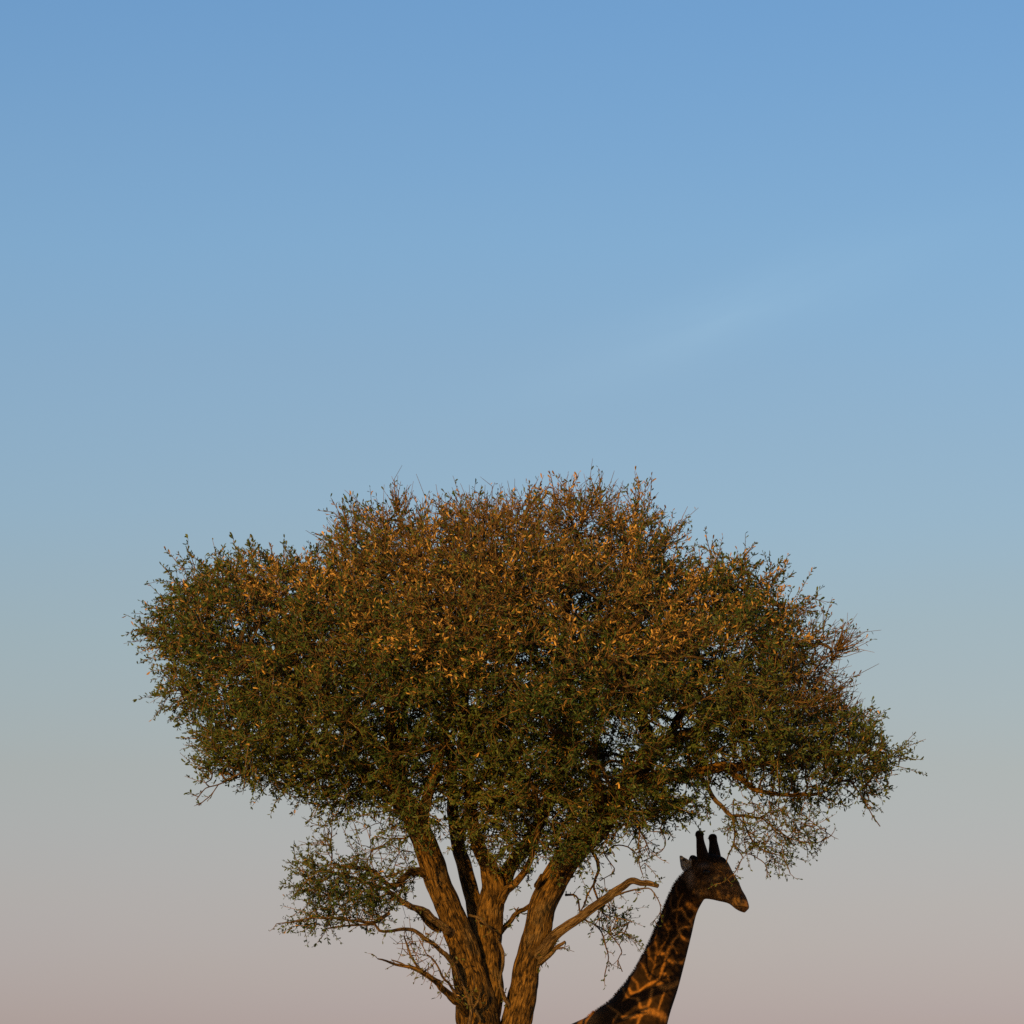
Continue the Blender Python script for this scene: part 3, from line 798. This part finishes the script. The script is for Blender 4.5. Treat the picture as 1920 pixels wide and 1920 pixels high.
gV, gF = [], []
def add_loft(rings):
    o = sum(len(v) for v in gV)
    n = len(rings[0])
    V = np.vstack(rings)
    gV.append(V)
    for i in range(len(rings) - 1):
        for k in range(n):
            gF.append((o + i * n + k, o + i * n + (k + 1) % n, o + (i + 1) * n + (k + 1) % n, o + (i + 1) * n + k))
    gF.append(tuple(o + k for k in range(n))[::-1])
    gF.append(tuple(o + (len(rings) - 1) * n + k for k in range(n)))

def smooth_rings(spec, m=5):
    """spec rows: topx topy botx boty lat dy (already world) interpolated with catmull"""
    arr = np.array([np.concatenate([t, b, [lat]]) for t, b, lat in spec])
    rows = catmull(arr, 0.04)
    return [ring(r[:3], r[3:6], r[6]) for r in rows]

# torso, from rump to chest
torso = [((838, 2050), (852, 2130), .10), ((850, 2020), (866, 2165), .24), ((900, 1995), (905, 2185), .31), ((960, 1972), (965, 2190), .34),
         ((1020, 1945), (1040, 2195), .35), ((1075, 1918), (1110, 2190), .33), ((1115, 1905), (1165, 2165), .28), ((1150, 1925), (1215, 2120), .22), ((1190, 1970), (1232, 2070), .12)]
add_loft(smooth_rings([(Gp(*a), Gp(*b), c) for a, b, c in torso]))
neck = [((1060, 1935), (1215, 2110), .24), ((1088, 1918), (1232, 2010), .25), ((1118, 1896), (1246, 1945), .235), ((1150, 1871), (1256, 1902), .21), ((1185, 1827), (1271, 1855), .18), ((1212.5, 1779), (1284, 1805), .155),
        ((1237, 1725), (1296, 1756), .135), ((1258, 1675), (1306, 1714), .12), ((1272, 1650), (1318, 1690), .115), ((1290, 1625), (1330, 1672), .10)]
add_loft(smooth_rings([(Gp(*a), Gp(*b), c) for a, b, c in neck]))

YAW = 0.42
def hz(zx, zy, off=0.0):
    return Z(zx, zy, -(zx - 700) / 10.105 * GK * YAW + off)
head = [((600, 800), (480, 1180), .07), ((700, 690), (560, 1320), .105), ((900, 625), (720, 1462), .13), ((1140, 680), (850, 1475), .128), ((1240, 775), (960, 1492), .112), ((1345, 985), (1090, 1527), .09),
        ((1440, 1145), (1200, 1552), .078), ((1512, 1322), (1290, 1590), .078), ((1580, 1440), (1370, 1662), .082), ((1630, 1580), (1465, 1722), .072), ((1646, 1668), (1560, 1757), .045)]
add_loft(smooth_rings([(hz(*a), hz(*b), c) for a, b, c in head]))

def add_limb(rows, n=18):
    """rows: centre (3), radius x, radius y"""
    rings = []
    rows = catmull(np.array([[*c, a, b] for c, a, b in rows]), 0.03)
    cs = rows[:, :3]
    tan = np.gradient(cs, axis=0); tan /= np.linalg.norm(tan, axis=1, keepdims=True)
    t = np.linspace(0, 2 * math.pi, n, endpoint=False)
    for c, d, r in zip(cs, tan, rows):
        v = np.array([0, 1.0, 0]); v = v - d * (v @ d); v /= np.linalg.norm(v)
        u = np.cross(v, d)
        rings.append(c + np.cos(t)[:, None] * u * r[3] + np.sin(t)[:, None] * v * r[4])
    add_loft(rings)

zr = GK / 10.105
# ossicones: near one on the left, far one on the right
add_limb([(hz(800, 760, -.05), 130 * zr, .06), (hz(770, 620, -.055), 114 * zr, .058), (hz(738, 440, -.07), 85 * zr, .048), (hz(724, 330, -.08), 74 * zr, .039), (hz(718, 268, -.085), 83 * zr, .043), (hz(716, 215, -.085), 76 * zr, .04), (hz(716, 186, -.085), 40 * zr, .02)])
add_limb([(hz(1010, 780, .09), 140 * zr, .06), (hz(1008, 640, .095), 124 * zr, .058), (hz(996, 450, .11), 92 * zr, .048), (hz(986, 355, .12), 80 * zr, .039), (hz(980, 308, .125), 87 * zr, .043), (hz(978, 258, .125), 76 * zr, .04), (hz(976, 228, .125), 40 * zr, .02)])
# bump at the back of the skull, brow over the eye, cheek
add_limb([(hz(640, 800, .0), 120 * zr, .07), (hz(600, 700, .02), 85 * zr, .05), (hz(585, 645, .03), 40 * zr, .025)])
add_limb([(hz(700, 900, -.07), 70 * zr, .03), (hz(790, 880, -.10), 92 * zr, .04), (hz(880, 915, -.095), 80 * zr, .034), (hz(960, 960, -.07), 50 * zr, .02)])
# near ear (cupped leaf), far ear
def add_ear(root, tip, wid, facing):
    root, tip = np.array(root), np.array(tip)
    ax = tip - root; Lh = np.linalg.norm(ax); ax /= Lh
    sd = np.cross(ax, facing); sd /= np.linalg.norm(sd)
    fw = np.cross(sd, ax)
    rings = []
    for t in np.linspace(0, 1, 16):
        w = wid * (0.38 + 0.62 * math.sin(math.pi * min(1, (t + .16) / 1.0) ** .8)) * (1 - t ** 4) ** .5 + .004
        c = root + ax * Lh * t
        pts = []
        m = 9
        for k in range(m):
            s = -1 + 2 * k / (m - 1)
            pts.append(c + sd * w * s + fw * (s * s - 1) * w * 0.75)
        for k in range(m - 1, -1, -1):
            s = -1 + 2 * k / (m - 1)
            pts.append(c + sd * w * s * 1.06 + fw * ((s * s - 1) * w * 0.75 - .017))
        rings.append(np.array(pts))
    add_loft(rings)
EAR_F = np.array([.45, -1, .15])
add_ear(hz(545, 930, -.09), hz(352, 640, -.14), 11.5 * GK, EAR_F)
add_ear(hz(640, 880, .10), hz(560, 690, .20), 8.0 * GK, np.array([1, .3, 0]))
# legs
gz = 0.0
def leg(x0, dy, front):
    s = 0.0
    if front:
        rows = [((x0, dy * .8, 2.55), .24, .16), ((x0 - .02, dy, 2.15), .17, .12), ((x0, dy, 1.7), .105, .085), ((x0 + .02, dy, 1.15), .085, .08), ((x0 + .02, dy, 1.0), .082, .078), ((x0, dy, .8), .055, .05), ((x0, dy, .4), .05, .045), ((x0, dy, .2), .06, .055), ((x0 + .03, dy, .1), .075, .07), ((x0 + .05, dy, .0), .1, .085)]
    else:
        rows = [((x0, dy * .7, 2.55), .30, .18), ((x0 + .06, dy, 2.1), .24, .15), ((x0 + .08, dy, 1.75), .15, .11), ((x0 - .06, dy, 1.3), .085, .07), ((x0 - .12, dy, 1.05), .08, .065), ((x0 - .1, dy, .85), .06, .05), ((x0 - .07, dy, .4), .05, .045), ((x0 - .06, dy, .2), .06, .055), ((x0 - .03, dy, .1), .075, .07), ((x0 - .01, dy, .0), .1, .085)]
    add_limb([(np.array([c[0], GD + c[1], c[2]]), a, b) for c, a, b in rows])
gx = lambda px: (px - 960) * GK
leg(gx(1165), -.2, True); leg(gx(1180), .2, True); leg(gx(888), -.2, False); leg(gx(872), .2, False)
add_limb([(Gp(842, 2045), .05, .05), (Gp(826, 2085), .035, .035), (Gp(820, 2180), .025, .025), (Gp(824, 2270), .018, .018)])

raw = bpy.data.meshes.new('raw')
raw.from_pydata(np.vstack(gV).tolist(), [], gF)
ro = bpy.data.objects.new('raw', raw); COL.objects.link(ro)
rm = ro.modifiers.new('r', 'REMESH'); rm.mode = 'VOXEL'; rm.voxel_size = 0.0085; rm.adaptivity = 0
dg = bpy.context.evaluated_depsgraph_get()
em = ro.evaluated_get(dg).to_mesh()
nv = len(em.vertices)
V = np.empty(nv * 3); em.vertices.foreach_get('co', V); V = V.reshape(-1, 3)
E = np.empty(len(em.edges) * 2, int); em.edges.foreach_get('vertices', E); E = E.reshape(-1, 2)
Fq = np.array([tuple(p.vertices) for p in em.polygons if len(p.vertices) == 4])
ro.evaluated_get(dg).to_mesh_clear()
bpy.data.objects.remove(ro)
deg = np.bincount(E.ravel(), minlength=nv)[:, None]
for it in range(5):
    S = np.zeros_like(V)
    for c in range(3):
        S[:, c] = np.bincount(E[:, 0], V[E[:, 1], c], nv) + np.bincount(E[:, 1], V[E[:, 0], c], nv)
    V = V + 0.5 * (S / np.maximum(deg, 1) - V)

# coat: tan net traced on the neck, voronoi patches on the rest
hx = V[:, 0] / GK + 960                              # design coordinates on the animal's side
hy = HORIZON - (V[:, 2] - CAM_Z) / GK
hd = V[:, 1] - GD
NET = [  # close-up points of the pale net on the neck; half width, strength
 ([(1095, 760), (1062, 830), (1050, 890)], 9, .55), ([(1010, 912), (1050, 900), (1090, 893), (1130, 960), (1170, 1000)], 10, .9), ([(1170, 1000), (1212, 950), (1232, 890)], 13, 1),
 ([(1150, 850), (1190, 870), (1215, 910)], 22, 1), ([(1172, 1000), (1192, 1045)], 9, .8), ([(1195, 1046), (1110, 1056), (1062, 1080), (1082, 1132), (1122, 1168), (1165, 1175)], 10, 1),
 ([(1050, 930), (1045, 1000), (1062, 1080)], 7, .4), ([(1060, 1130), (1010, 1180), (990, 1230), (950, 1290), (880, 1300)], 11, .85), ([(990, 1200), (1020, 1240), (1045, 1290)], 9, .8),
 ([(950, 1290), (960, 1340), (1010, 1370), (1100, 1372), (1130, 1330)], 12, .75), ([(940, 1350), (912, 1450), (935, 1480)], 10, .7), ([(905, 1470), (940, 1474)], 11, 1), ([(910, 1475), (880, 1530)], 8, .6),
 ([(965, 1500), (982, 1560)], 8, .6), ([(620, 1610), (640, 1645), (700, 1640), (760, 1590), (830, 1550), (880, 1525)], 12, .9), ([(890, 1570), (930, 1602), (1000, 1590), (1055, 1555)], 20, .95),
 ([(935, 1640), (905, 1720), (880, 1795)], 8, .8), ([(822, 1620), (802, 1720), (780, 1785)], 12, .9), ([(690, 1700), (718, 1770), (750, 1810)], 12, .9), ([(750, 1805), (830, 1815), (900, 1850), (955, 1880)], 27, 1),
 ([(560, 1872), (650, 1862), (720, 1850), (752, 1812)], 15, .95), ([(720, 1850), (690, 1930)], 12, .8), ([(860, 1290), (850, 1400), (800, 1530)], 7, .35), ([(980, 1000), (965, 1150), (880, 1290)], 7, .3), ([(520, 1830), (480, 1900)], 10, .4), ([(1060, 640), (1040, 700), (1060, 780)], 7, .3), ([(1000, 760), (990, 850), (1010, 912)], 7, .3), ([(940, 900), (920, 1000), (960, 1060), (975, 1120)], 7, .35), ([(870, 1080), (850, 1180), (880, 1290)], 8, .35), ([(790, 1240), (800, 1330), (855, 1390)], 8, .35), ([(720, 1370), (760, 1440), (800, 1530)], 8, .4), ([(640, 1500), (690, 1560), (700, 1640)], 9, .4), ([(560, 1600), (600, 1690), (690, 1700)], 9, .45), ([(430, 1760), (520, 1830), (570, 1870)], 10, .5)]
def jit(a, s):
    return a
wx = np.array([noise.noise(Vector(p * 9)) for p in V]) * 5.0
mott = np.array([noise.noise(Vector(p * 22)) for p in V])
net = np.zeros(nv); halo = np.zeros(nv)
zx = (hx - 1050) * 4.8 + wx; zy = (hy - 1520) * 4.8 - wx
upper = (hy < 1960) & (hx > 1040)
iu = np.where(upper)[0]
for pts, hw, st in NET:
    dmin = np.full(len(iu), 1e9)
    for (x1, y1), (x2, y2) in zip(pts[:-1], pts[1:]):
        d = np.array([x2 - x1, y2 - y1], float)
        t = np.clip(((zx[iu] - x1) * d[0] + (zy[iu] - y1) * d[1]) / (d @ d), 0, 1)
        dmin = np.minimum(dmin, np.hypot(zx[iu] - x1 - t * d[0], zy[iu] - y1 - t * d[1]))
    halo[iu] = np.maximum(halo[iu], st * np.clip(1.5 - dmin / (2.6 * hw * (1 + .6 * mott[iu])), 0, 1))
    net[iu] = np.maximum(net[iu], st * np.clip(1.30 - dmin / (1.25 * hw * (1 + .45 * mott[iu] + .05 * wx[iu])), 0, 1))
seeds = []
for gxx in np.arange(820, 1300, 34):
    for gyy in np.arange(1900, 2420, 36):
        for s in (-1, 1):
            seeds.append((gxx + RNG.uniform(-12, 12), gyy + RNG.uniform(-12, 12), s * 60))
seeds = np.array(seeds)
ib = np.where(hy >= 1925)[0]
vor = np.zeros(nv)
for s in range(0, len(ib), 4000):
    b = ib[s:s + 4000]
    q = np.stack([hx[b] + wx[b] * .6, hy[b] + wx[b] * .6, hd[b] / .3 * 60], 1)
    D = np.sqrt(((q[:, None] - seeds[None]) ** 2).sum(2))
    D.partition(1, axis=1)
    vor[b] = np.clip(1.4 - (D[:, 1] - D[:, 0]) / 4.5, 0, 1)
wv = np.clip((hy - 1925) / 25, 0, 1)
net = net * (1 - wv) + vor * wv
DARK, TAN = np.array([0.024, 0.0125, 0.006]), np.array([0.38, 0.17, 0.038])
patch = DARK * (1 + .55 * np.clip(mott, -1, 1))[:, None]
halo = np.clip(halo, 0, 1)[:, None] * .5
patch = patch * (1 - halo) + np.array([0.085, 0.042, 0.013]) * halo
tone = patch * (1 - net)[:, None] + TAN * net[:, None]
wth = np.exp(-(((hx - 1098) / 20) ** 2 + ((hy - 1910) / 20) ** 2))[:, None] * .9
tone = tone * (1 - wth) + np.array([.34, .16, .045]) * wth
legs = np.clip((2300 - hy) / -60, 0, 1)[:, None]
tone = tone * (1 - legs) + np.array([0.30, 0.22, 0.13]) * legs
tone[V[:, 2] < 0.13] = (0.03, 0.025, 0.02)
# head
ex, ey = (hx - 1240) * 10.105, (hy - 1540) * 10.105
ishead = np.clip(((ex - 520) * .75 - (ey - 1330) * .62) / 120, 0, 1) * (ey < 1800)
face = np.array([0.13, 0.078, 0.042]) * (1 + .9 * np.clip(mott, -.8, 1))[:, None]
def blob(c, x, y, rx, ry, colour, k=1.0):
    w = np.exp(-(((ex - x) / rx) ** 2 + ((ey - y) / ry) ** 2))[:, None] * k
    return c * (1 - w) + np.array(colour) * w
face = blob(face, 1120, 880, 95, 75, (.36, .19, .06), .95)
face = blob(face, 1260, 930, 60, 80, (.24, .13, .05), .6)
face = blob(face, 1180, 1130, 130, 90, (.05, .03, .018), .7)
face = blob(face, 1000, 1090, 130, 60, (.16, .12, .085), .6)
face = blob(face, 1420, 1330, 110, 110, (.20, .11, .04), .8)
face = blob(face, 1420, 1580, 130, 70, (.26, .15, .06), .8)
face = blob(face, 1590, 1600, 50, 90, (.24, .12, .06), .6)
face = blob(face, 1570, 1720, 90, 40, (.12, .06, .035), .7)
face = blob(face, 1080, 1450, 150, 50, (.28, .16, .06), .7)
face = blob(face, 780, 1370, 90, 70, (.33, .19, .07), .75)
face = blob(face, 900, 1270, 90, 80, (.04, .025, .015), .7)
face = blob(face, 1495, 1470, 28, 45, (.012, .008, .007), .95)
face = blob(face, 850, 985, 115, 70, (.018, .012, .01), .95)
face = blob(face, 790, 870, 85, 65, (.19, .155, .14), .8)
for t_ in np.linspace(0, 1, 14):
    face = blob(face, 1630 - 250 * t_, 1668 - 62 * t_ + 30 * t_ * t_, 22, 9, (.02, .012, .009), .8)
crownm = np.clip((830 - ey + (ex - 900) * .12) / 90, 0, 1)[:, None]
face = face * (1 - crownm) + np.array([0.042, 0.027, 0.018]) * (1 + .4 * mott)[:, None] * crownm
tone = tone * (1 - ishead[:, None]) + face * ishead[:, None]
tone = tone * (1 - 0.0)
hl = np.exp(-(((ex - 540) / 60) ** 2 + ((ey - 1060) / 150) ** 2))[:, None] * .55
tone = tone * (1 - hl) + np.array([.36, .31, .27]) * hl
# ear: pale outside and rim, dark hollow
a = hz(545, 930, -.09); b_ = hz(352, 640, -.14)
ax = (b_ - a); Le = np.linalg.norm(ax); ax /= Le
rel = V - a
te = rel @ ax / Le
sdv = np.cross(ax, EAR_F); sdv /= np.linalg.norm(sdv)
fwv = np.cross(sdv, ax)
se = rel @ sdv; fe = rel @ fwv
ear = (te > .12) & (te < 1.15) & (np.abs(se) < .075) & (np.abs(fe) < .08) & (ex < 570)
tone[ear] = np.array([.55, .51, .46]) * (1 + .3 * mott[ear])[:, None]
hol = ear & (te < .72) & (te > .18) & (np.abs(se - .012) < .016) & (fe > -.03)
tone[hol] = (.035, .028, .024)
knob = (ey < 300) & (ex > 550)
tone[knob] *= .6
tone = np.clip(tone, .004, .6)

giraffe = bpy.data.objects.new('giraffe', None)
giraffe.location = (0, 0, 0)
COL.objects.link(giraffe)
giraffe['label'] = 'dark patched giraffe standing behind the tree with its head turned to the right'
giraffe['category'] = 'giraffe'
rgba = np.ones((nv, 4)); rgba[:, :3] = tone
mesh_np('body', V, Fq, M_COAT, giraffe, smooth=True, attrs=[('tone', 'FLOAT_COLOR', rgba)])

def ball(name, c, r, mat, sc=(1, 1, 1)):
    vs, fs = [], []
    nu, nvv = 16, 10
    for i in range(nvv + 1):
        ph = math.pi * i / nvv
        for k in range(nu):
            th = 2 * math.pi * k / nu
            vs.append((c[0] + r * sc[0] * math.sin(ph) * math.cos(th), c[1] + r * sc[1] * math.sin(ph) * math.sin(th), c[2] + r * sc[2] * math.cos(ph)))
    for i in range(nvv):
        for k in range(nu):
            fs.append((i * nu + k, (i + 1) * nu + k, (i + 1) * nu + (k + 1) % nu, i * nu + (k + 1) % nu))
    return mesh_np(name, np.array(vs), np.array(fs), mat, giraffe, smooth=True)
def surf_y(zx_, zy_):
    d = np.hypot(ex - zx_, ey - zy_)
    k = np.where(d < 40)[0]
    return V[k, 1].min() if len(k) else GD - .1
c = Z(850, 985); c[1] = surf_y(850, 985) + .012
ball('eye', c, .03, M_EYE, (1.25, .8, .85))
c = Z(1495, 1470); c[1] = surf_y(1495, 1470) + .008
ball('nostril', c, .016, M_EYE, (.6, .7, 1.2))

# mane: short upright hair down the back of the neck, tawny at the withers
def hair(name, curve, count, hmin, hmax, spread, colfun, lean):
    cv = catmull(np.array([[*p, 0] for p in curve]), 0.01)[:, :3]
    tan = np.gradient(cv, axis=0); tan /= np.linalg.norm(tan, axis=1, keepdims=True)
    nrm = np.stack([-tan[:, 2], np.zeros(len(tan)), tan[:, 0]], 1)
    if nrm[len(nrm) // 2][2] < 0:
        nrm = -nrm
    VV, FF, CC = [], [], []
    for i in range(count):
        f = RNG.uniform(0, 1); k = int(f * (len(cv) - 1))
        b = cv[k] + np.array([0, RNG.normal(0, spread), 0]) - nrm[k] * .03
        d = nrm[k] + tan[k] * RNG.normal(lean, .22) + np.array([0, RNG.normal(0, .25), 0])
        d /= np.linalg.norm(d)
        h = RNG.uniform(hmin, hmax) + .03
        w = np.cross(d, RNG.normal(0, 1, 3)); w = w / np.linalg.norm(w) * RNG.uniform(.003, .006)
        o = len(VV)
        VV += [b - w, b + w, b + d * h * .6 + w * .6, b + d * h * .6 - w * .6, b + d * h]
        FF += [(o, o + 1, o + 2, o + 3)]
        CC += [(*colfun(f), 1)] * 5
    VV = np.array(VV); FF = np.array(FF)
    TT = np.stack([FF[:, 3], FF[:, 2], FF[:, 3] + 1], 1)
    return mesh_np(name, VV, [FF, TT], M_HAIR, giraffe, attrs=[('tone', 'FLOAT_COLOR', np.array(CC))])
def manecol(f):
    g = RNG.uniform(.6, 1.3)
    base_ = np.array([.03, .015, .008])
    warm = np.array([.42, .19, .05])
    t = np.clip((f - .82) / .07, 0, 1)
    if RNG.uniform() < .3:
        t = max(t, .3)
    return (base_ * (1 - t) + warm * t) * g
mane_curve = [Gp(1292, 1632), Gp(1272, 1652), Gp(1259, 1676), Gp(1238, 1726), Gp(1214, 1780), Gp(1187, 1828), Gp(1152, 1872), Gp(1131, 1890), Gp(1114, 1900), Gp(1092, 1920), Gp(1060, 1938)]
hair('mane', mane_curve, 5200, .012, .042, .016, manecol, -.25)
def hcol(f):
    return np.array([.03, .018, .012]) * RNG.uniform(.6, 1.6)
for (hx_, hy_, hd_) in ((716, 200, -.085), (976, 244, .125)):
    kc = [hz(hx_ - 70, hy_ + 60, hd_), hz(hx_ - 40, hy_ + 12, hd_), hz(hx_, hy_, hd_), hz(hx_ + 42, hy_ + 14, hd_), hz(hx_ + 70, hy_ + 62, hd_)]
    hair('horn_tuft', kc, 260, .004, .014, .022, hcol, 0)
tuft = [Gp(824, 2262), Gp(824, 2300), Gp(826, 2340)]
def tcol(f):
    return np.array([.03, .02, .015]) * RNG.uniform(.6, 1.4)
hair('tail_tuft', tuft, 260, .01, .05, .02, tcol, .9)
